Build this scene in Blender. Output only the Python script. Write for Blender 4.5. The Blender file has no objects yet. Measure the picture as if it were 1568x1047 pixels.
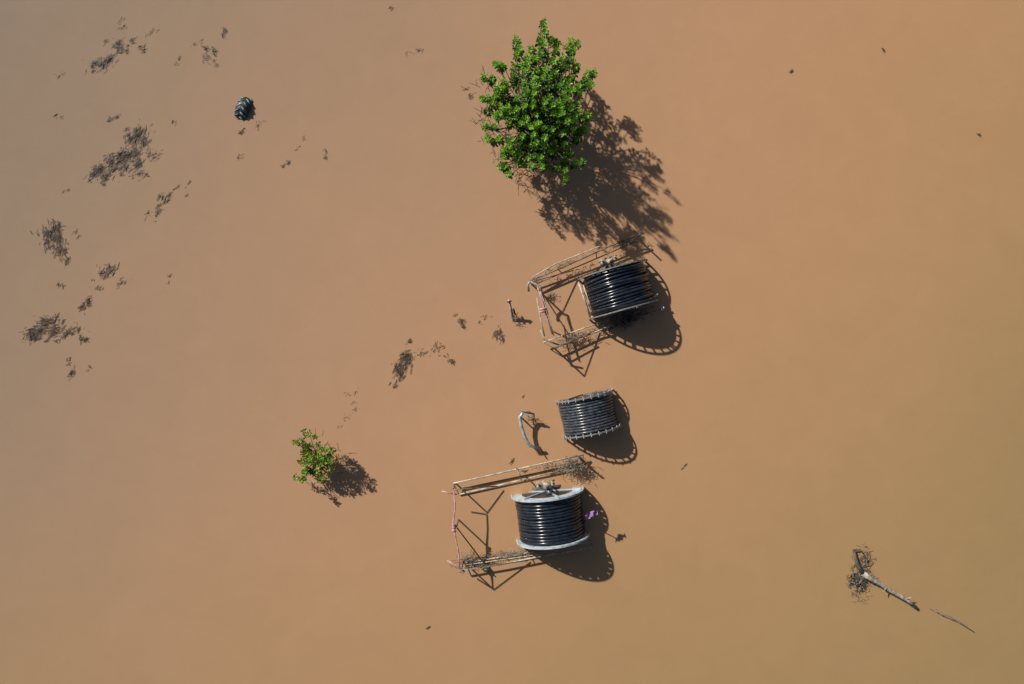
import bpy, math, random
from mathutils import Vector, Matrix, noise
random.seed(7)
R=random
S=0.025; H=26.13; CX,CY=784.0,523.5
def W(px,py,z=0.0):
    k=(1-z/H)*S
    return Vector(((px-CX)*k,(CY-py)*k,z))
scene=bpy.context.scene

# ------------------------------------------------ materials
def newmat(name):
    m=bpy.data.materials.new(name); m.use_nodes=True
    nt=m.node_tree; return m,nt,nt.nodes['Principled BSDF']
def noisy(name,c1,c2,scale=8,rough=0.7,metal=0.0,detail=6,lo=0.35,hi=0.65,alpha=None,bump=0.0,c3=None):
    m,nt,b=newmat(name)
    tc=nt.nodes.new('ShaderNodeTexCoord'); n=nt.nodes.new('ShaderNodeTexNoise')
    n.inputs['Scale'].default_value=scale; n.inputs['Detail'].default_value=detail
    nt.links.new(tc.outputs['Object'],n.inputs['Vector'])
    r=nt.nodes.new('ShaderNodeValToRGB')
    r.color_ramp.elements[0].position=lo; r.color_ramp.elements[0].color=(*c1,1)
    r.color_ramp.elements[1].position=hi; r.color_ramp.elements[1].color=(*c2,1)
    if c3:
        e=r.color_ramp.elements.new((lo+hi)/2); e.color=(*c3,1)
    nt.links.new(n.outputs['Fac'],r.inputs['Fac']); nt.links.new(r.outputs['Color'],b.inputs['Base Color'])
    b.inputs['Roughness'].default_value=rough; b.inputs['Metallic'].default_value=metal
    if alpha is not None: b.inputs['Alpha'].default_value=alpha
    if bump:
        bp=nt.nodes.new('ShaderNodeBump'); bp.inputs['Strength'].default_value=bump; bp.inputs['Distance'].default_value=0.02
        nt.links.new(n.outputs['Fac'],bp.inputs['Height']); nt.links.new(bp.outputs['Normal'],b.inputs['Normal'])
    return m
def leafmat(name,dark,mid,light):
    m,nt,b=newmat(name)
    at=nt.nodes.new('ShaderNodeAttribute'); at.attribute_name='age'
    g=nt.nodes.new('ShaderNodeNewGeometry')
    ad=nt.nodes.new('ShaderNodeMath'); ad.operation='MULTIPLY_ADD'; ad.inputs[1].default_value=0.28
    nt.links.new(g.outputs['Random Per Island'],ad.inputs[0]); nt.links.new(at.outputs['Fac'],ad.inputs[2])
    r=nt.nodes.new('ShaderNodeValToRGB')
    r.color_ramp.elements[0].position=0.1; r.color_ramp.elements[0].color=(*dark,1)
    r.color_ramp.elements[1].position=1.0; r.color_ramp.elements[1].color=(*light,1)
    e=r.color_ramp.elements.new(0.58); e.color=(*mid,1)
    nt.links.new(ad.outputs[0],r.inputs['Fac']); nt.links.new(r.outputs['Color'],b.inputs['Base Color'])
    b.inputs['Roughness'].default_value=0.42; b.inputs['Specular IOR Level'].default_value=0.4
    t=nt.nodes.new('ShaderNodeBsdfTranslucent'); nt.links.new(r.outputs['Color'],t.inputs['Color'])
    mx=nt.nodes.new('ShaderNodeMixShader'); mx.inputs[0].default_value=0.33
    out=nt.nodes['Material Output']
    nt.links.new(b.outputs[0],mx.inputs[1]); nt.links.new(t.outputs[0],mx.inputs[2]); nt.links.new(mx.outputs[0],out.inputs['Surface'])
    return m
M={}
M['hose']=noisy('black_hose',(0.008,0.012,0.020),(0.020,0.028,0.042),5,0.21)
M['hose_dusty']=noisy('dusty_hose',(0.022,0.030,0.040),(0.085,0.098,0.112),9,0.22)
M['white']=noisy('galvanised_rim',(0.30,0.38,0.44),(0.58,0.65,0.69),6,0.45,0.1,c3=(0.46,0.53,0.58))
M['dark_steel']=noisy('dark_steel',(0.03,0.035,0.04),(0.10,0.09,0.08),9,0.5,0.3)
M['grey_steel']=noisy('grey_steel',(0.16,0.16,0.15),(0.34,0.33,0.31),9,0.45,0.3)
M['beam']=noisy('weathered_beam',(0.24,0.20,0.15),(0.62,0.56,0.46),5,0.65,0.0,c3=(0.46,0.40,0.32),bump=0.3)
M['beam_dark']=noisy('muddy_steel',(0.05,0.042,0.036),(0.24,0.19,0.145),6,0.6)
M['pink']=noisy('faded_red_strap',(0.42,0.15,0.15),(0.58,0.38,0.37),6,0.8)
M['purple']=noisy('purple_cloth',(0.18,0.09,0.20),(0.36,0.22,0.40),9,0.8)
M['straw']=noisy('wet_straw',(0.10,0.08,0.058),(0.36,0.31,0.24),12,0.8)
M['twig']=noisy('dead_twig',(0.022,0.018,0.014),(0.10,0.08,0.06),6,0.8)
M['twig_grey']=noisy('grey_twig',(0.13,0.12,0.105),(0.36,0.34,0.31),6,0.7)
M['mud']=noisy('submerged_litter',(0.13,0.080,0.042),(0.24,0.15,0.085),6,0.6,alpha=0.35)
M['murk']=noisy('submerged_litter_dark',(0.03,0.024,0.018),(0.10,0.070,0.045),6,0.6,alpha=0.48)
M['bark']=noisy('bark',(0.05,0.042,0.032),(0.15,0.12,0.095),9,0.85)
M['log']=noisy('bleached_log',(0.20,0.17,0.135),(0.52,0.47,0.40),7,0.75,bump=0.5)
M['tyre']=noisy('tyre_rubber',(0.008,0.018,0.022),(0.03,0.05,0.055),9,0.45)
M['tyre_lug']=noisy('tyre_lug_dried_mud',(0.03,0.055,0.06),(0.28,0.31,0.31),5,0.5)
M['pipe']=noisy('galvanised_pipe',(0.24,0.31,0.36),(0.52,0.60,0.64),8,0.35,0.3)
M['yellow']=noisy('yellow_float',(0.36,0.28,0.11),(0.50,0.43,0.22),8,0.5)
M['leaf']=leafmat('leaf',(0.010,0.040,0.006),(0.080,0.225,0.014),(0.30,0.57,0.04))
M['leaf_y']=leafmat('leaf_yellowish',(0.04,0.07,0.01),(0.24,0.31,0.04),(0.55,0.58,0.12))

# ------------------------------------------------ builder
class B:
    def __init__(s): s.v=[];s.f=[];s.m=[];s.mats=[];s.age=[];s.sm=[]
    def mi(s,k):
        if k not in s.mats: s.mats.append(k)
        return s.mats.index(k)
    def add(s,vs,fs,k,age=0.5,smooth=False):
        o=len(s.v); s.v+= [tuple(p) for p in vs]; s.age+=[age]*len(vs)
        i=s.mi(k)
        for f in fs: s.f.append(tuple(o+a for a in f)); s.m.append(i); s.sm.append(smooth)
    def tube(s,pts,rad,k,seg=6,caps=True):
        pts=[Vector(p) for p in pts]; n=len(pts)
        if not isinstance(rad,(list,tuple)): rad=[rad]*n
        vs=[];fs=[]; up=None
        for i,p in enumerate(pts):
            d=(pts[min(i+1,n-1)]-pts[max(i-1,0)])
            if d.length<1e-6: d=Vector((0,0,1))
            d.normalize()
            if up is None:
                up=Vector((0,0,1)) if abs(d.z)<0.9 else Vector((1,0,0))
            a=d.cross(up)
            if a.length<1e-3: a=d.cross(Vector((0.3,1,0.2)))
            a.normalize(); b=a.cross(d).normalized(); up=b
            for j in range(seg):
                t=2*math.pi*j/seg
                vs.append(p+(a*math.cos(t)+b*math.sin(t))*rad[i])
        for i in range(n-1):
            for j in range(seg):
                k2=(j+1)%seg
                fs.append((i*seg+j,i*seg+k2,(i+1)*seg+k2,(i+1)*seg+j))
        if caps:
            fs.append(tuple(range(seg))[::-1]); fs.append(tuple((n-1)*seg+j for j in range(seg)))
        s.add(vs,fs,k,smooth=seg>=6)
    def bar(s,a,b,w,h,k):
        a=Vector(a);b=Vector(b);d=(b-a).normalized()
        up=Vector((0,0,1)) if abs(d.z)<0.9 else Vector((1,0,0))
        x=d.cross(up).normalized()*w/2; y=x.cross(d).normalized()*h/2
        c=[(-1,-1),(1,-1),(1,1),(-1,1)]
        vs=[p+x*i+y*j for p in (a,b) for i,j in c]
        s.add(vs,[(0,1,2,3),(7,6,5,4),(0,4,5,1),(1,5,6,2),(2,6,7,3),(3,7,4,0)],k)
    def annulus(s,y0,y1,r0,r1,k,seg=72,cz=0):
        vs=[];fs=[]
        for i in range(seg):
            t=2*math.pi*i/seg; c,sn=math.cos(t),math.sin(t)
            vs+=[(r0*c,y0,cz+r0*sn),(r1*c,y0,cz+r1*sn),(r1*c,y1,cz+r1*sn),(r0*c,y1,cz+r0*sn)]
        for i in range(seg):
            a=4*i;b=4*((i+1)%seg)
            for q in range(4):
                q2=(q+1)%4
                fs.append((a+q,a+q2,b+q2,b+q))
        s.add(vs,fs,k)
    def torus(s,y,r,mr,k,seg=96,ms=10,cz=0,wob=0.0,tilt=0.0):
        vs=[];fs=[];p0=R.random()*6.28;p1=R.random()*6.28
        for i in range(seg):
            t=2*math.pi*i/seg
            yy=y+wob*math.sin(2*t+p0)*0.6+wob*math.sin(3*t+p1)*0.4+tilt*math.cos(t)
            rr=r+wob*0.3*math.sin(3*t+p0)
            for j in range(ms):
                u=2*math.pi*j/ms
                q=rr+mr*math.cos(u)
                vs.append((q*math.cos(t),yy+mr*math.sin(u),cz+q*math.sin(t)))
        for i in range(seg):
            for j in range(ms):
                a=i*ms;b=((i+1)%seg)*ms;j2=(j+1)%ms
                fs.append((a+j,a+j2,b+j2,b+j))
        s.add(vs,fs,k,smooth=True)
    def leaf(s,p,d,up,L,wd,k,age):
        d=d.normalized(); x=d.cross(up)
        if x.length<1e-3: x=d.cross(Vector((1,0.2,0)))
        x.normalize(); n=x.cross(d).normalized()
        m=p+d*L*0.45
        a=m+x*wd*0.5+n*wd*0.18; b=m-x*wd*0.5+n*wd*0.18
        a2=p+d*L*0.78+x*wd*0.36+n*wd*0.1-n*L*0.04; b2=p+d*L*0.78-x*wd*0.36+n*wd*0.1-n*L*0.04
        tip=p+d*L-n*L*0.12
        s.add([p,a,a2,tip,b2,b],[(0,1,2,3),(0,3,4,5)],k,age)
    def obj(s,name,parent=None,mw=None):
        me=bpy.data.meshes.new(name); me.from_pydata(s.v,[],s.f)
        for k in s.mats: me.materials.append(M[k])
        me.polygons.foreach_set('material_index',s.m)
        me.polygons.foreach_set('use_smooth',s.sm)
        at=me.attributes.new('age','FLOAT','POINT'); at.data.foreach_set('value',s.age)
        me.update()
        o=bpy.data.objects.new(name,me); scene.collection.objects.link(o)
        if parent: o.parent=parent
        return o
def empty(name,loc,rot=0):
    e=bpy.data.objects.new(name,None); e.location=loc; e.rotation_euler=(0,0,rot); e.empty_display_size=0.3
    scene.collection.objects.link(e); return e
def rv(s=1.0): return Vector((R.gauss(0,s),R.gauss(0,s),R.gauss(0,s)))

# ------------------------------------------------ water
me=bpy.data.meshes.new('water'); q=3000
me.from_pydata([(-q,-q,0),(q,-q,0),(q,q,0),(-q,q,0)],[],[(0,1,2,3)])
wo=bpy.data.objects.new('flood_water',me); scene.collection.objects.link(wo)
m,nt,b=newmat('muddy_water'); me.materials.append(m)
N=nt.nodes; Lk=nt.links
tc=N.new('ShaderNodeTexCoord')
sep=N.new('ShaderNodeSeparateXYZ')
nw=N.new('ShaderNodeTexNoise'); nw.inputs['Scale'].default_value=0.075; nw.inputs['Detail'].default_value=3.5
Lk.new(tc.outputs['Object'],nw.inputs['Vector'])
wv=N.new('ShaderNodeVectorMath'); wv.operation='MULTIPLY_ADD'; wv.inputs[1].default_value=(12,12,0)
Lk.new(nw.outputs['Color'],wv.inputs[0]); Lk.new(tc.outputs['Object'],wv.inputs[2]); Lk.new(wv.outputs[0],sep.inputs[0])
def mth(op,a,b_,c=None):
    n=N.new('ShaderNodeMath'); n.operation=op
    for i,x in enumerate((a,b_,c)):
        if x is None: continue
        if isinstance(x,(int,float)): n.inputs[i].default_value=x
        else: Lk.new(x,n.inputs[i])
    return n.outputs[0]
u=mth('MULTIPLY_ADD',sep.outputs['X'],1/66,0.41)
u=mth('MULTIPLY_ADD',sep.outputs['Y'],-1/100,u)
r1=N.new('ShaderNodeValToRGB'); cr=r1.color_ramp; cr.interpolation='B_SPLINE'  # silt hues, plus grey sky reflection and dim corners painted into the water colour
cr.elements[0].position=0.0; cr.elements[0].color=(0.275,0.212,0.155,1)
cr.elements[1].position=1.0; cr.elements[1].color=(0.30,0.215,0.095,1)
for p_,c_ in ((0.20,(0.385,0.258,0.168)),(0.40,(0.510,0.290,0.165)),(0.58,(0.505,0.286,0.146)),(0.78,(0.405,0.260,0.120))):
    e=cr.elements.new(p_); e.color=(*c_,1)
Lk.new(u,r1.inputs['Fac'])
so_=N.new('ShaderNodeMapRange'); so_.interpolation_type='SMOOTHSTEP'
so_.inputs['From Min'].default_value=3; so_.inputs['From Max'].default_value=-12; so_.inputs['To Min'].default_value=0; so_.inputs['To Max'].default_value=0.6  # olive silt towards the south, with vignette-like corner darkening painted in
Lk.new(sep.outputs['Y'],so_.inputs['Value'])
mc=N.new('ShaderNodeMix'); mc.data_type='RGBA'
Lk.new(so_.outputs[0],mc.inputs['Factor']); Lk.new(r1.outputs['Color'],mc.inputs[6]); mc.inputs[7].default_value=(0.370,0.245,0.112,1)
n2=N.new('ShaderNodeTexNoise'); n2.inputs['Scale'].default_value=0.8; n2.inputs['Detail'].default_value=10; n2.inputs['Roughness'].default_value=0.68; n2.inputs['Distortion'].default_value=0.5
Lk.new(tc.outputs['Object'],n2.inputs['Vector'])
mr=N.new('ShaderNodeMapRange'); mr.inputs['To Min'].default_value=0.93; mr.inputs['To Max'].default_value=1.07
Lk.new(n2.outputs['Fac'],mr.inputs['Value'])
mx=N.new('ShaderNodeVectorMath'); mx.operation='SCALE'
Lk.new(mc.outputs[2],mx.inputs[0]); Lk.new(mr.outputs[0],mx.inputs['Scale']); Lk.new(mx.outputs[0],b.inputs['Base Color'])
b.inputs['Roughness'].default_value=0.12; b.inputs['IOR'].default_value=1.333
n3=N.new('ShaderNodeTexNoise'); n3.inputs['Scale'].default_value=1.6; n3.inputs['Detail'].default_value=7
Lk.new(tc.outputs['Object'],n3.inputs['Vector'])
bp=N.new('ShaderNodeBump'); bp.inputs['Strength'].default_value=0.22; bp.inputs['Distance'].default_value=0.02
Lk.new(n3.outputs['Fac'],bp.inputs['Height']); Lk.new(bp.outputs[0],b.inputs['Normal'])

# ------------------------------------------------ shoots / trees
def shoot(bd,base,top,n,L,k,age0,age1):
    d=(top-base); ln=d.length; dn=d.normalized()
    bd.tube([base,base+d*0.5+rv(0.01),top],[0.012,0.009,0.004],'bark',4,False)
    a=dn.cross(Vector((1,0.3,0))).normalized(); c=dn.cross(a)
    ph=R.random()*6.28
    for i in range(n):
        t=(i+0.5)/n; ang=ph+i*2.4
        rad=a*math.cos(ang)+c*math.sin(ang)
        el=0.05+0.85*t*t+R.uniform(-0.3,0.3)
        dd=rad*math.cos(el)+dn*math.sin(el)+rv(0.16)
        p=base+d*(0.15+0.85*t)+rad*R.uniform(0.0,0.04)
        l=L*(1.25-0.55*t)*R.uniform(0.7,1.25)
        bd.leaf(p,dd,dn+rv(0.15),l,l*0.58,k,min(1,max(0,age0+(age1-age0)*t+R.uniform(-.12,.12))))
def inpoly(x,y,P):
    c=False;j=len(P)-1
    for i in range(len(P)):
        xi,yi=P[i];xj,yj=P[j]
        if (yi>y)!=(yj>y) and x<(xj-xi)*(y-yi)/(yj-yi)+xi: c=not c
        j=i
    return c
def edgedist(x,y,P):
    best=1e9
    for i in range(len(P)):
        a=Vector(P[i]);b_=Vector(P[(i+1)%len(P)]);p=Vector((x,y)); ab=b_-a
        t=max(0,min(1,(p-a).dot(ab)/max(ab.dot(ab),1e-9))); best=min(best,(p-a-ab*t).length)
    return best
P=[(835,40),(846,62),(866,64),(886,72),(888,97),(906,110),(897,135),(888,150),(895,175),(897,203),(879,230),(881,256),(868,268),(850,254),(830,258),(805,252),(775,262),(765,254),(772,238),(750,216),(756,208),(780,216),(786,200),(748,188),(742,150),(750,120),(770,100),(790,94),(793,66),(804,84),(822,78),(829,46)]
def lobe(x,y): return noise.noise(Vector((x/26.0,y/26.0,3.3)))
def ztop(x,y): return 3.75-0.0118*math.hypot(x-865,y-160)
tree=empty('leafy_tree',W(822,212,0)); T0=tree.location.copy()
fol=B(); wood=B()
nodes=[]
for i in range(11):
    ang=i/11*6.283+R.uniform(-.2,.2); rr=R.uniform(0.5,1.3)
    if i%3==0: rr*=0.5
    hh=R.uniform(1.2,2.2) if rr<0.9 else R.uniform(0.8,1.5)
    b0=Vector((0.12*math.cos(ang),0.12*math.sin(ang),-0.4))
    e=Vector((rr*math.cos(ang),rr*math.sin(ang)*1.1,hh))
    pts=[b0]
    for t in (0.3,0.55,0.8,1.0):
        pts.append(b0.lerp(e,t)+Vector((0,0,0.18*math.sin(t*3.14)))+rv(0.05))
    wood.tube(pts,[0.09,0.075,0.06,0.045,0.03],'bark',7)
    nodes+=pts[2:]
wood.tube([(0,0,-0.5),(0.03,0.02,0.3),(0,0.05,0.9),(0.05,0,1.6)],[0.16,0.13,0.10,0.05],'bark',9)
placed=[]
def addshoot(px,py,zt,ln,n,L,a0,a1,lean=0.25):
    top=W(px,py,zt)-T0
    out=Vector((top.x,top.y,0)); 
    if out.length>0.01: out=out.normalized()*min(1,Vector((top.x,top.y)).length/1.5)
    d=(Vector((0,0,1))+out*lean+rv(0.2)).normalized()
    bs=top-d*ln
    shoot(fol,bs,top,n,L,'leaf',a0,a1)
    for _ in range(R.choice([0,1,1,2])):
        o=rv(0.12); o.z=-abs(o.z)-0.05; t2=top+o
        shoot(fol,bs.lerp(t2,0.4),t2,max(6,n//3),L*0.85,'leaf',a0,a1-0.1)
    nd=min(nodes,key=lambda q:(q-bs).length + (0.6 if q.z>bs.z else 0))
    mid=nd.lerp(bs,0.5)+Vector((0,0,-0.06))+rv(0.03)
    wood.tube([nd,mid,bs],[0.024,0.018,0.012],'bark',4,False)
tries=0
while tries<7000:
    tries+=1
    x=R.uniform(730,920);y=R.uniform(30,280)
    if not inpoly(x,y,P): continue
    lb=lobe(x,y)
    dmin=10.5+max(0,-lb)*14
    if any((x-a)**2+(y-c)**2<dmin**2 for a,c in placed): continue
    placed.append((x,y))
    ed=edgedist(x,y,P); z=ztop(x,y)*(0.80+0.20*min(1,ed/25))+R.uniform(-0.5,0.15)+lb*0.85
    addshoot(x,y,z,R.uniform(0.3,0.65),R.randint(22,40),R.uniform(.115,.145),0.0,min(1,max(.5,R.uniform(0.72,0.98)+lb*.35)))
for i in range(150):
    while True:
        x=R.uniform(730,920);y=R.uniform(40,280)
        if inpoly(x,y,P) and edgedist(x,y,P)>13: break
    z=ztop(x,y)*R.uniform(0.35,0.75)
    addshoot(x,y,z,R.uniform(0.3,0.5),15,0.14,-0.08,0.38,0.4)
for (x,y) in [(835,32),(837,44),(790,56),(797,72),(846,57),(886,64),(872,60),(912,107),(898,113),(738,114),(766,96),(736,150),(742,186),(744,212),(762,256),(776,266),(868,272),(887,250),(901,200),(902,174),(812,74),(756,96),(908,128)]:
    z=ztop(x,y)*R.uniform(.78,1.0)
    addshoot(x,y,z,0.5,34,0.115,0.15,0.95,0.2)
fol.obj('foliage',tree); wood.obj('branches',tree)
lit=B()
for cx,cy,n,sp in [(757,196,36,11),(788,240,80,15),(745,180,26,8),(776,208,40,10),(800,262,26,12),(745,130,20,9),(812,100,20,10)]:
    for i in range(n):
        z=R.uniform(0.2,1.5); p=W(cx+R.gauss(0,sp),cy+R.gauss(0,sp*0.8),z)-T0
        d=rv(1); d.z=abs(d.z)*0.7; d.normalize(); l=R.uniform(0.15,0.45)
        lit.tube([p,p+d*l*0.5+rv(0.02),p+d*l],[0.012,0.009,0.004],R.choice(['twig_grey','twig','bark']),4,False)
lit.obj('dead_twigs',tree)

# small plant
sh=empty('small_shrub',W(490,712,0)); T1=sh.location.copy()
f2=B()
cl=[(482,706,1.0,12,19),(497,697,1.2,9,12),(470,721,0.9,9,13),(488,724,0.8,9,11),(504,708,0.9,8,10),(467,702,.9,8,10),(461,733,0.9,5,6),(453,678,1.3,4,5),(473,668,1.3,5,4),(471,687,1.0,6,8),(508,693,0.8,5,5),(484,690,1.1,6,6)]
for cx,cy,z,sp,n in cl:
    c0=W(cx,cy,z)-T1
    f2.tube([Vector((R.gauss(0,.05),R.gauss(0,.05),-0.2)),c0*0.5+Vector((0,0,-0.05)),c0+Vector((0,0,-0.15))],[0.022,0.016,0.009],'bark',5)
    for i in range(n):
        t=W(cx+R.gauss(0,sp*0.68),cy+R.gauss(0,sp*0.68),z+R.uniform(-0.35,0.1))-T1
        bs=t-(Vector((0,0,1))+rv(0.35)).normalized()*R.uniform(0.12,0.25)
        shoot(f2,bs,t,R.randint(11,17),0.10,R.choice(['leaf_y','leaf_y','leaf_y','leaf']),R.uniform(0,.35),R.uniform(.6,1.0))
        f2.tube([c0+Vector((0,0,-0.2)),bs],[0.008,0.006],'bark',4,False)
for i in range(60):
    p=W(483+R.gauss(0,17),702+R.gauss(0,17),R.uniform(0.1,0.8))-T1; d=rv(1).normalized()
    f2.tube([p,p+d*0.15,p+d*0.28+rv(.02)],[0.010,.008,0.004],R.choice(['twig','twig_grey']),4,False)
f2.obj('stems_and_leaves',sh)

# ------------------------------------------------ reels
def strawclump(bd,c,sx,sy,sz,n,lmin=0.15,lmax=0.5,mats=('straw','twig','twig_grey'),rot=0,r=0.008):
    q=Matrix.Rotation(rot,3,'Z')
    for i in range(n):
        p=Vector(c)+q@Vector((R.gauss(0,sx),R.gauss(0,sy),abs(R.gauss(0,sz))))
        a=rot+R.gauss(0,0.9); d=Vector((math.cos(a),math.sin(a),R.gauss(0,0.25))).normalized()
        l=R.uniform(lmin,lmax)
        bd.tube([p-d*l/2,p+rv(0.03),p+d*l/2],[r*0.7,r,r*0.5],R.choice(mats),4,False)
def reel(e,rad,wid,cz,kind):
    hs=B(); hose='hose_dusty' if kind==2 else 'hose'
    mr={1:0.056,2:0.050,3:0.058}[kind]
    hr=rad*{1:0.90,2:0.93,3:0.90}[kind]
    w=wid-0.10; n=int(w/(2*mr*0.98)); st=w/n
    for lay in range(2):
        for i in range(n):
            y=-w/2+st*(i+0.5)
            rr=hr-mr-lay*mr*1.7
            if kind==1:
                rr+= 0.035*math.sin(i*1.9)+R.uniform(-0.02,0.02)
                if i in(3,8): rr+=mr*0.8
            else: rr+=R.uniform(-0.012,0.012)
            hs.torus(y,rr,mr,hose,cz=cz,wob={1:0.042,2:0.008,3:0.018}[kind],tilt={1:0.03,2:0,3:0.012}[kind]*(1 if lay==0 else -1))
    hs.annulus(-w/2+.01,w/2-.01,hr*0.5,hr-mr*3,'dark_steel',cz=cz)
    hs.obj('hose_coils',e)
    fl=B()
    for sgn in (1,-1):
        y=sgn*wid/2; t=0.03
        if kind==3:
            fl.annulus(y-t,y+t,rad*0.965,rad*1.0,'white',cz=cz)
            fl.annulus(y-t*0.6,y+t*0.6,rad*0.70,rad*0.91,'white',cz=cz)
            fl.annulus(y-t*0.4,y+t*0.4,rad*0.15,rad*0.68,'dark_steel',cz=cz)
            ns=30; r0,r1=rad*0.90,rad*0.97; wd=0.20
        else:
            fl.annulus(y-t*0.8,y+t*0.8,rad*0.955,rad*1.0,'grey_steel',cz=cz)
            fl.annulus(y-t*0.5,y+t*0.5,rad*0.3,rad*0.84,'dark_steel',cz=cz)
            ns=30 if kind==1 else 24; r0,r1=rad*0.83,rad*0.97; wd=0.06
        for i in range(ns):
            a=2*math.pi*i/ns
            c,sn=math.cos(a),math.sin(a)
            p0=Vector((r0*c,y,cz+r0*sn));p1=Vector((r1*c,y,cz+r1*sn))
            tn=Vector((-sn,0,c))*wd/2; yy=Vector((0,t*0.45,0))
            vs=[p0-tn-yy,p0+tn-yy,p0+tn+yy,p0-tn+yy,p1-tn-yy,p1+tn-yy,p1+tn+yy,p1-tn+yy]
            fl.add(vs,[(0,3,2,1),(4,5,6,7),(0,1,5,4),(1,2,6,5),(2,3,7,6),(3,0,4,7)],'white' if kind==3 else 'grey_steel')
        for i in range(6):
            a=2*math.pi*i/6+0.26
            fl.bar((0.1*math.cos(a),y+sgn*0.05,cz+0.1*math.sin(a)),(rad*0.93*math.cos(a),y+sgn*0.05,cz+rad*0.93*math.sin(a)),0.05,0.05,'grey_steel' if kind!=3 else 'white')
    if kind==2:
        for i in range(24):
            a=2*math.pi*(i+.5)/24; rr=rad*0.985
            for sg in(1,-1):
                fl.tube([(rr*math.cos(a),sg*wid/2-0.07,cz+rr*math.sin(a)),(rr*math.cos(a),sg*wid/2+0.07,cz+rr*math.sin(a))],0.02,'white',5)
    ax=0.3 if kind!=2 else 0.06
    fl.tube([(0,-wid/2-ax,cz),(0,wid/2+ax,cz)],0.07,'dark_steel',10)
    fl.obj('flanges',e)
def gearbox(bd,c,s=1.0):
    c=Vector(c)
    bd.tube([c+Vector((-0.30,0.02,0))*s,c+Vector((-0.26,0,0))*s,c+Vector((-0.05,0.0,0))*s],[0.06*s,0.09*s,0.10*s],'grey_steel',10)
    bd.tube([c+Vector((-0.05,0,0))*s,c+Vector((0.20,0.02,0))*s],[0.12*s,0.11*s],'log',10)
    bd.tube([c+Vector((0.20,0.02,0))*s,c+Vector((0.38,0.03,0))*s],0.055*s,'log',8)
    bd.tube([c+Vector((0.1,0,-0.1))*s,c+Vector((0.1,-0.02,0.18))*s],0.06*s,'dark_steel',8)
    bd.tube([c+Vector((-0.2,0.03,-0.1))*s,c+Vector((-0.22,0.1,0.15))*s],0.045*s,'twig_grey',8)
    bd.tube([c+Vector((0.28,0.10,-0.1))*s,c+Vector((0.30,0.12,0.12))*s],0.04*s,'log',8)
    for i in range(4): bd.bar(c+Vector((-0.30+i*.2,0.14,-0.04))*s,c+Vector((-0.2+i*.2,0.17,-0.04))*s,0.05,0.06,R.choice(['beam','dark_steel']))
    bd.bar(c+Vector((0,-0.1,-0.9)),c+Vector((0,-0.05,0)),0.08,0.08,'dark_steel')
    bd.bar(c+Vector((0.2,-0.1,-0.9)),c+Vector((0.15,0,0)),0.05,0.05,'dark_steel')
def P2(e,px,py,z):
    return e.matrix_world.inverted()@W(px,py,z)
def truss(bd,e,a,b,a2,b2,r,k,ts=(0,.35,.72,1),r2=None):
    A=P2(e,*a);Bp=P2(e,*b);A2=P2(e,*a2);B2=P2(e,*b2)
    bd.tube([A,A.lerp(Bp,.3)+rv(.015),A.lerp(Bp,.7)+rv(.02),Bp],r,k,6)
    bd.tube([A2,A2.lerp(B2,.5)+rv(.02),B2],r2 or r*.8,k,6)
    for t in ts: bd.bar(A.lerp(Bp,t),A2.lerp(B2,t),0.03,0.03,'beam_dark')

# --- reel 3
e3=empty('irrigation_hose_reel',W(842,786,0),math.radians(7)); bpy.context.view_layer.update()
reel(e3,1.40,1.72,0.16,3)
fr=B()
truss(fr,e3,(694,740,0.30),(893,696,0.30),(703,757,0.06),(893,712,0.14),0.030,'beam',(0,.5,1))
fr.tube([P2(e3,704,748,0.02),P2(e3,850,718,0.02)],0.018,'beam_dark',5)
truss(fr,e3,(707,873,0.30),(907,838,0.22),(710,862,0.06),(905,829,0.12),0.030,'beam',(0,.5,1))
fr.tube([P2(e3,705,866,0.15),P2(e3,830,848,0.15)],0.02,'beam',5)
for px,py in ((694,748),(706,872)):
    t=P2(e3,px,py,1.0); bx=t.copy(); bx.z=-0.5
    fr.tube([bx,t],0.03,'beam_dark',6)
fr.tube([P2(e3,676,752,.9),P2(e3,700,757,0.85)],0.025,'pink',6)
fr.tube([P2(e3,685,858,.9),P2(e3,712,875,0.85)],0.03,'pink',6)
t=P2(e3,699,806,0.98); bx=t.copy(); bx.z=-0.4; fr.tube([bx,t],0.03,'beam_dark',6)
fr.tube([P2(e3,695,750,1.0),P2(e3,762,744,0.2)],0.02,'beam_dark',6)
fr.tube([P2(e3,706,872,1.0),P2(e3,808,858,0.1)],0.02,'beam_dark',6)
fr.tube([P2(e3,700,808,0.95),P2(e3,741,862,0.02)],0.025,'beam_dark',6)
t=P2(e3,890,704,0.75); bx=t.copy(); bx.z=-0.4; fr.tube([bx,t],0.03,'beam_dark',6)
fr.tube([P2(e3,885,698,0.9),P2(e3,897,712,0.1)],0.03,'beam_dark',6)
fr.tube([P2(e3,790,716,0.3),P2(e3,797,728,0.6)],0.03,'grey_steel',6)
for sg in (1,-1):
    y=sg*(1.72/2+0.16)
    fr.bar((-0.9,y,-0.2),(0,y,0.22),0.08,0.08,'beam_dark'); fr.bar((0.9,y,-0.2),(0,y,0.22),0.08,0.08,'beam_dark')
fr.obj('frame',e3)
rp=B()
pp=[P2(e3,695,752,1.0),P2(e3,697,775,0.98),P2(e3,694,800,1.02),P2(e3,698,825,0.97),P2(e3,703,850,1.0),P2(e3,704,870,1.0)]
rp.tube(pp,0.026,'pink',6)
rp.tube([p+rv(0.03) for p in pp],0.016,'pink',5)
for a in (802,806,811): rp.tube([P2(e3,692,a,1.05),P2(e3,698,a+3,1.03)],0.045,'pink',6)
rp.obj('red_strap',e3)
g=B(); gearbox(g,P2(e3,834,744,1.0)); g.obj('gearbox',e3)
d=B()
strawclump(d,P2(e3,877,711,0.3),0.24,0.13,0.1,220,0.08,0.32,r=.009)
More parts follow.
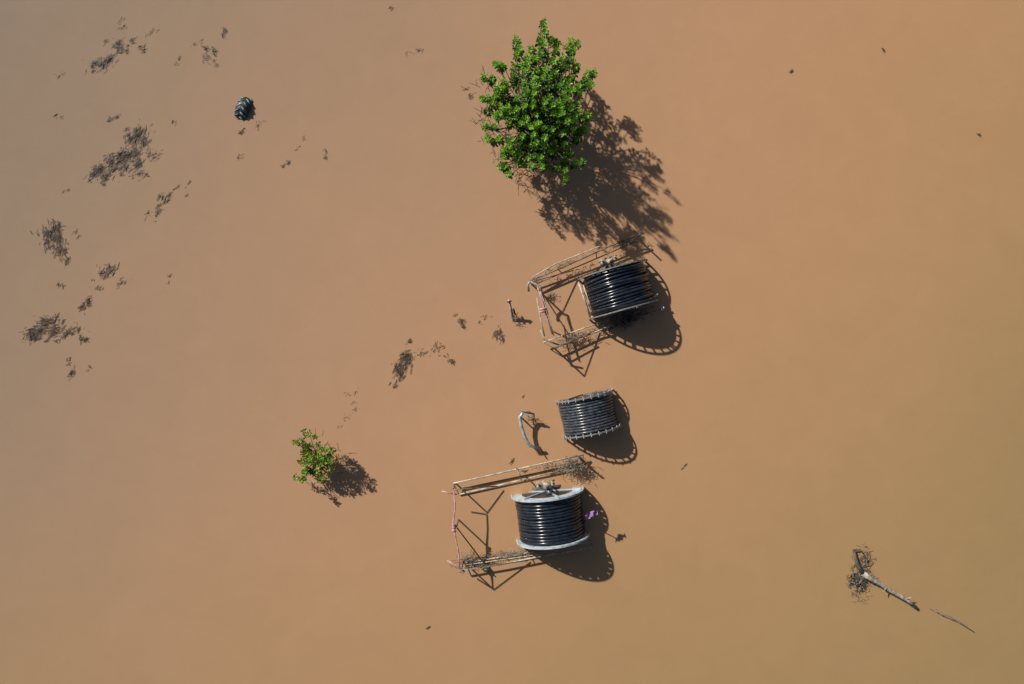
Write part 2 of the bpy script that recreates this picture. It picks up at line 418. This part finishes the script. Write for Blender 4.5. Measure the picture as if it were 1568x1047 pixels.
strawclump(d,P2(e3,845,714,0.2),0.25,0.05,0.05,50,0.1,0.3)
strawclump(d,P2(e3,740,856,0.03),0.42,0.10,0.05,120,0.08,.3,rot=0.1,mats=('straw','twig','straw','bark'))
strawclump(d,P2(e3,790,846,0.1),0.5,0.06,0.04,130,0.08,.3,mats=('straw','straw','beam'),rot=0.05)
strawclump(d,P2(e3,718,855,0.1),0.13,0.12,0.08,80,0.08,.3)
d.obj('caught_straw',e3)
# purple rag snagged on a stub of pipe beside the drum
cl_=B()
cl_.tube([P2(e3,893,800,-0.1),P2(e3,904,791,1.05)],0.02,'beam_dark',6)
vs=[];fs=[]
for i in range(9):
    for j in range(6):
        vs.append(P2(e3,896+i*2.3+j*.3,786+j*2.0-i*0.8+R.uniform(-.4,.4),1.02+0.05*math.sin(i*1.3+j*.6)+0.02*R.random()))
for i in range(8):
    for j in range(5):
        if (i,j) in ((7,4),(7,0),(0,0),(6,4),(3,4)): continue
        fs.append((i*6+j,i*6+j+1,(i+1)*6+j+1,(i+1)*6+j))
cl_.add(vs,fs,'purple')
cl_.obj('purple_cloth',e3)
yb=B()
c=P2(e3,743,871,0.15)
yb.tube([c+Vector((0,0,-.11)),c+Vector((0,0,-.09)),c+Vector((0,0,-.05)),c,c+Vector((0,0,.05)),c+Vector((0,0,.09)),c+Vector((0,0,.11))],[.02,.07,.11,.125,.11,.07,.02],'yellow',12)
yb.tube([c+Vector((0,0,.1)),c+Vector((0.02,0,.17))],.025,'beam_dark',6)
yb.tube([c+Vector((0,0,-.6)),c],.02,'beam_dark',6)
yb.obj('yellow_float',e3)

# --- reel 1
e1=empty('irrigation_hose_reel',W(945,444,0),math.radians(15.5)); bpy.context.view_layer.update()
reel(e1,1.36,1.56,0.16,1)
fr=B()
truss(fr,e1,(812,430,0.4),(980,357,0.5),(822,434,0.15),(975,369,0.25),0.028,'beam_dark',(0,.25,.6,1))
fr.tube([P2(e1,814,425,.45),P2(e1,850,404,.45),P2(e1,918,377,0.5)],0.024,'beam',5)
truss(fr,e1,(848,533,.3),(940,497,0.3),(832,524,0.25),(935,488,0.2),0.03,'beam',(0,.5,1))
fr.tube([P2(e1,812,431,1.0),P2(e1,808,436,1.0),P2(e1,810,446,0.95)],0.045,'log',7)
fr.tube([P2(e1,812,431,1.0),P2(e1,826,438,0.95),P2(e1,834,462,0.9)],0.04,'log',7)
fr.tube([P2(e1,828,505,.9),P2(e1,834,520,.9),P2(e1,856,528,0.8)],0.035,'log',7)
for px,py in ((815,431),(850,532)):
    t=P2(e1,px,py,1.0); bx=t.copy(); bx.z=-0.5; fr.tube([bx,t],0.035,'beam_dark',6)
fr.tube([P2(e1,815,431,1.0),P2(e1,878,414,0.2)],0.02,'beam_dark',6)
fr.tube([P2(e1,850,532,1.0),P2(e1,915,505,0.1)],0.02,'beam_dark',6)
fr.tube([P2(e1,836,480,.9),P2(e1,846,507,0.0)],0.025,'beam_dark',6)
fr.tube([P2(e1,836,480,.9),P2(e1,829,446,0.0)],0.025,'beam_dark',6)
fr.tube([P2(e1,852,532,0.5),P2(e1,880,520,0.45),P2(e1,900,513,0.4)],0.025,'beam',6)
fr.tube([P2(e1,886,432,0.35),P2(e1,904,486,0.35)],0.04,'beam',6)
fr.tube([P2(e1,904,486,0.35),P2(e1,932,476,0.3)],0.035,'beam',6)
fr.tube([P2(e1,893,436,0.45),P2(e1,908,480,0.45)],0.02,'beam',6)
fr.tube([P2(e1,975,470,0.4),P2(e1,1008,450,0.6)],0.035,'beam',6)
fr.tube([P2(e1,970,486,0.3),P2(e1,1016,472,0.55)],0.022,'beam_dark',6)
fr.tube([P2(e1,1012,476,0.55),P2(e1,1017,470,0.6)],0.04,'log',6)
t=P2(e1,978,360,0.5); bx=t.copy(); bx.z=-0.4; fr.tube([bx,t+Vector((0,0,.3))],0.03,'beam_dark',6)
for sg in (1,-1):
    y=sg*(1.56/2+0.16)
    fr.bar((-0.9,y,-0.2),(0,y,0.22),0.08,0.08,'beam_dark'); fr.bar((0.9,y,-0.2),(0,y,0.22),0.08,0.08,'beam_dark')
fr.obj('frame',e1)
rp=B()
rp.tube([P2(e1,823,440,1.0),P2(e1,831,462,0.97),P2(e1,837,485,0.9),P2(e1,846,512,0.9)],0.026,'pink',6)
rp.tube([P2(e1,827,446,1.0),P2(e1,836,468,0.97),P2(e1,841,490,0.9),P2(e1,848,514,0.9)],0.018,'log',6)
rp.tube([P2(e1,822,456,0.9),P2(e1,828,490,0.9),P2(e1,834,515,0.9)],0.022,'log',6)
for a in (474,478): rp.tube([P2(e1,826,a,1.0),P2(e1,836,a-2,1.0)],0.04,'pink',6)
rp.obj('red_strap',e1)
g=B(); gearbox(g,P2(e1,931,401,0.9),0.95); g.obj('gearbox',e1)
d=B()
strawclump(d,P2(e1,958,490,0.12),0.42,0.12,0.10,220,0.1,0.35,mats=('twig','twig','straw','bark'),rot=0.1,r=0.011)
strawclump(d,P2(e1,960,369,0.3),0.35,0.06,0.06,90,0.08,mats=('twig','straw'),rot=0.15,lmax=.3)
strawclump(d,P2(e1,880,516,0.15),0.35,0.08,0.08,110,0.08,rot=0.1,lmax=.3)
strawclump(d,P2(e1,820,430,0.5),0.12,0.08,0.06,50,0.08,lmax=.25)
strawclump(d,P2(e1,870,402,0.3),0.5,0.05,0.04,60,0.08,rot=0.15,lmax=.3)
d.obj('caught_straw',e1)

# --- reel 2
e2=empty('irrigation_hose_reel',W(900,632,0),math.radians(12.5)); bpy.context.view_layer.update()
reel(e2,1.14,1.36,0.0,2)

# ------------------------------------------------ curved pipe, post, tyre
p_=empty('bent_pipe',W(808,655,0)); T=p_.location
b_=B()
b_.tube([W(x,y,z)-T for x,y,z in ((812,632,.45),(802,630,.5),(796,638,.5),(798,652,.45),(804,670,.4),(812,683,.3),(828,686,.2))],[.05,.055,.065,.065,.065,.055,.05],'pipe',9)
b_.tube([W(795,627,.6)-T,W(818,634,.5)-T],[.03,.03],'twig_grey',6)
for px,py,z in ((797,640,.5),(810,680,.3)):
    t=W(px,py,z)-T; bx=t.copy();bx.z=-.3; b_.tube([bx,t],.03,'beam_dark',6)
b_.tube([W(818,634,.45)-T,W(817,650,.02)-T],.02,'twig',5)
strawclump(b_,W(815,640,.1)-T,.12,.12,.1,20,.08,.3)
b_.tube([W(822,680,.1)-T,W(838,703,0)-T],.02,'twig',5)
b_.obj('pipe',p_)
p_=empty('leaning_post',W(784,480,0)); T=p_.location
b_=B()
b_.tube([W(779,459,.7)-T,W(783,475,.35)-T,W(786,490,0)-T,W(787,495,-.2)-T],[.04,.05,.055,.055],'log',7)
b_.tube([W(777,462,.7)-T,W(783,461,.65)-T],.03,'dark_steel',6)
b_.tube([W(789,482,.3)-T,W(786,472,.3)-T],.035,'dark_steel',6)
strawclump(b_,W(788,486,.1)-T,.08,.1,.08,20,.08,.3)
b_.obj('post',p_)

ty=empty('sunken_tractor_tire',W(373,166,0),math.radians(-22)); bpy.context.view_layer.update()
b_=B(); rt=0.56; wt=0.48; cz=-0.33
prof=[(-wt/2,rt*0.6),(-wt/2,rt*0.84),(-wt/2+.05,rt*0.92),(-wt*0.2,rt*0.98),(0,rt),(wt*0.2,rt*0.98),(wt/2-.05,rt*0.92),(wt/2,rt*0.84),(wt/2,rt*0.6)]
vs=[];fs=[];sg_=48
for i in range(sg_):
    t=6.28318*i/sg_
    for x,r in prof: vs.append((x,r*math.cos(t),cz+r*math.sin(t)))
k_=len(prof)
for i in range(sg_):
    for j in range(k_-1):
        a=i*k_;c2=((i+1)%sg_)*k_; fs.append((a+j,a+j+1,c2+j+1,c2+j))
b_.add(vs,fs,'tyre',smooth=True)
for i in range(18):
    t=6.28318*i/18+R.uniform(-.04,.04)
    for sx in (1,-1):
        tt=t+(0.17 if sx>0 else 0)
        pts=[(sx*0.02,tt),(sx*0.12,tt+0.12),(sx*0.22,tt+0.25)]
        v3=[Vector((x,(rt-(abs(x)/.23)**2*.06)*math.cos(a),cz+(rt-(abs(x)/.23)**2*.06)*math.sin(a))) for x,a in pts]
        b_.tube(v3,[.022,R.uniform(.028,.038),.030],'tyre_lug',6)
b_.obj('tread',ty)

# ------------------------------------------------ log with root mass
p_=empty('uprooted_tree_log',W(1325,882,0)); T=p_.location
b_=B()
def LW(x,y,z): return W(x,y,z)-T
b_.tube([LW(1322,878,.2),LW(1333,886,.16),LW(1345,892,.14),LW(1357,901,.12),LW(1370,908,.12),LW(1388,918,.14),LW(1403,930,.10)],[.11,.095,.085,.08,.075,.075,.06],'log',9)
b_.tube([LW(1388,917,.2),LW(1396,914,.3)],[.03,.015],'log',6)
b_.tube([LW(1358,900,.18),LW(1352,906,.3)],[.025,.012],'log',6)
b_.tube([LW(1322,878,.15),LW(1312,862,.15),LW(1307,842,.1)],[.09,.07,.045],'bark',7)
b_.tube([LW(1307,842,.12),LW(1318,842,.08),LW(1332,862,.03)],[.03,.02,.01],'twig',5)
for i in range(70):
    a=R.uniform(0,6.283); l=R.uniform(.2,.75)
    if 5.2<a<6.1: l*=.4
    p0=LW(1318+R.gauss(0,4),882+R.gauss(0,6),.08)
    d_=Vector((math.cos(a)*0.75,math.sin(a),0))
    pts=[p0]
    for t in (.3,.6,1): pts.append(p0+d_*l*t+Vector((R.gauss(0,.07),R.gauss(0,.07),R.uniform(-.12,.08))))
    b_.tube(pts,[.022,.016,.010,.005],R.choice(['twig','bark','straw','bark']),5,False)
strawclump(b_,LW(1316,888,.02),.20,.34,.05,170,.06,.3,r=.007)
strawclump(b_,LW(1322,855,.01),.18,.2,.03,90,.06,.25,mats=('twig','straw'),r=.007)
b_.obj('trunk_and_roots',p_)
p_=empty('floating_branch',W(1460,950,0)); T=p_.location
b_=B()
b_.tube([LW(1424,932,.0),LW(1445,943,.01),LW(1468,953,.0),LW(1492,968,-.01)],[.02,.03,.03,.02],'beam_dark',6)
b_.tube([LW(1430,931,-.005),LW(1455,944,.005),LW(1488,962,-.01)],[.012,.016,.012],'straw',5)
b_.obj('branch',p_)

# ------------------------------------------------ floating debris
def debris(items):
    cx=sum(i[0] for i in items)/len(items); cy=sum(i[1] for i in items)/len(items)
    o=W(cx,cy,0); bd=B()
    for it in items:
        px,py,r,dn=it[:4]; ang=it[4] if len(it)>4 else 0.7
        c=W(px,py,0)-o; rr=r*S*1.05
        q=Matrix.Rotation(ang,3,'Z')
        n=int(r*r*0.15*dn)+2
        sub=[Vector((R.gauss(0,rr*.55),R.gauss(0,rr*.33),0)) for _ in range(max(2,int(r/3.6)))]
        for i in range(n):
            sp=1.0 if R.random()<.82 else 2.2
            p=c+q@(R.choice(sub)+Vector((R.gauss(0,rr*.17*sp),R.gauss(0,rr*.11*sp),0)))
            a=ang+R.gauss(0,.6); l=R.uniform(.05,.24)*(0.6+r/28)
            d_=Vector((math.cos(a),math.sin(a),0)); nn=Vector((-d_.y,d_.x,0))
            k=R.choices(['twig','bark','twig_grey','straw','murk','mud'],[3.2*dn,1.6*dn,1.2*dn,0.4*dn,3,2])[0]
            w=R.uniform(.005,.013); z=R.uniform(-w,.010)
            bd.tube([p-d_*l/2+Vector((0,0,z-.004)),p+nn*R.gauss(0,.03)+Vector((0,0,z+.006)),p+d_*l/2+Vector((0,0,z-.004))],[w*.6,w,w*.4],k,4,False)
        for i in range(int(n*2.4)+5):
            sp=1.0 if R.random()<.85 else 2.0
            p=c+q@(R.choice(sub)+Vector((R.gauss(0,rr*.22*sp),R.gauss(0,rr*.15*sp),0)))
            s_=R.uniform(.010,.080)*(0.55+dn*.4); z=0.003+R.random()*0.004
            m_=R.randint(5,7); a0=ang+R.gauss(0,.5)
            vs=[]
            for j in range(m_):
                t=6.283*j/m_; u_=Vector((math.cos(t)*s_*R.uniform(1,2.2),math.sin(t)*s_*R.uniform(.3,.8),0))
                vs.append(p+Matrix.Rotation(a0,3,'Z')@u_+Vector((0,0,z)))
            bd.add(vs,[tuple(range(m_))],'murk' if R.random()<.42*dn else 'mud')
    ob=bd.obj('floating_debris'); ob.location=o
debris([(168,90,20,1.2),(190,76,14,.8),(186,38,12,.4),(215,72,12,.4),(140,104,12,.3),(96,112,9,.2),(160,70,8,.5),(232,50,10,.2)])
debris([(322,78,14,.8,-.9),(344,50,11,.6,1.3),(276,92,9,.3),(304,62,9,.25),(328,95,8,.4)])
debris([(208,218,24,1.3,1.2),(160,262,20,1.3,.9),(186,244,24,1.1),(176,180,10,.7),(235,240,18,.35),(88,178,9,.2),(215,268,14,.4),(268,186,8,.2),(190,205,10,.6)])
debris([(248,310,16,.7,1.0),(236,328,14,.5,.8),(290,292,10,.25),(97,296,7,.2),(270,290,9,.2)])
debris([(88,372,24,1.3,1.7),(100,392,13,.9,1.2),(78,352,10,.6),(93,436,8,.5,1.5),(116,365,10,.25)])
debris([(165,418,18,.7,.8),(188,432,11,.35),(130,464,15,.8,1.0),(255,433,9,.2),(152,440,10,.3)])
debris([(70,500,25,1.3,.5),(60,512,14,1.,.2),(134,516,13,.7,1.7),(85,488,12,.8,.9)])
debris([(112,570,12,.6,1.0),(140,561,8,.25),(108,552,9,.3)])
debris([(437,254,8,.7,.6),(508,244,10,.5,-.7),(368,200,9,.5,0),(370,238,10,.15),(460,216,9,.12),(395,195,14,.15)])
debris([(708,490,12,.7,-.9),(740,494,9,.3),(761,510,14,.8,1.5),(697,482,6,.3)])
debris([(615,570,21,1.3,1.1),(624,552,12,.9,1.3),(632,522,8,.6),(652,538,13,.35,.8),(682,545,15,.5,-.9),(675,528,9,.3),(605,590,7,.5)])
debris([(538,605,10,.12),(527,640,12,.12),(545,628,10,.12)])
debris([(595,15,9,.15),(636,78,14,.18,.2)])
debris([(1352,77,4,.7,-.8),(1500,207,4,.6,-1.0)])
debris([(1212,110,3,1.)]); debris([(1048,715,3,.7)]); debris([(657,961,2,.8)])
debris([(785,703,7,.3),(800,722,8,.4,.4),(798,608,3,.6),(722,148,8,.4,.2),(722,135,7,.3,0)])

# ------------------------------------------------ light, sky, camera
el=math.radians(31.5); hx,hy=-0.73,0.683
w=bpy.data.worlds.new('World'); scene.world=w; w.use_nodes=True
bg=w.node_tree.nodes['Background']; sk=w.node_tree.nodes.new('ShaderNodeTexSky'); sk.sky_type='NISHITA'; sk.sun_disc=False
sk.sun_elevation=el; sk.sun_rotation=math.atan2(hx,hy)%(2*math.pi); sk.air_density=1.0; sk.dust_density=1.5
w.node_tree.links.new(sk.outputs[0],bg.inputs[0]); bg.inputs[1].default_value=0.05
sd=bpy.data.lights.new('sun','SUN'); sd.energy=5.0; sd.angle=math.radians(0.9); sd.color=(1.0,0.95,0.87)
so=bpy.data.objects.new('sun',sd); scene.collection.objects.link(so)
v=Vector((hx*math.cos(el),hy*math.cos(el),math.sin(el)))
so.rotation_euler=v.to_track_quat('Z','Y').to_euler(); so.location=v*50
cd=bpy.data.cameras.new('camera'); cd.sensor_width=36; cd.lens=24; cd.clip_end=6000
co=bpy.data.objects.new('camera',cd); scene.collection.objects.link(co); co.location=(0,0,H)
scene.camera=co
scene.view_settings.view_transform='Standard'; scene.view_settings.look='None'; scene.view_settings.exposure=0
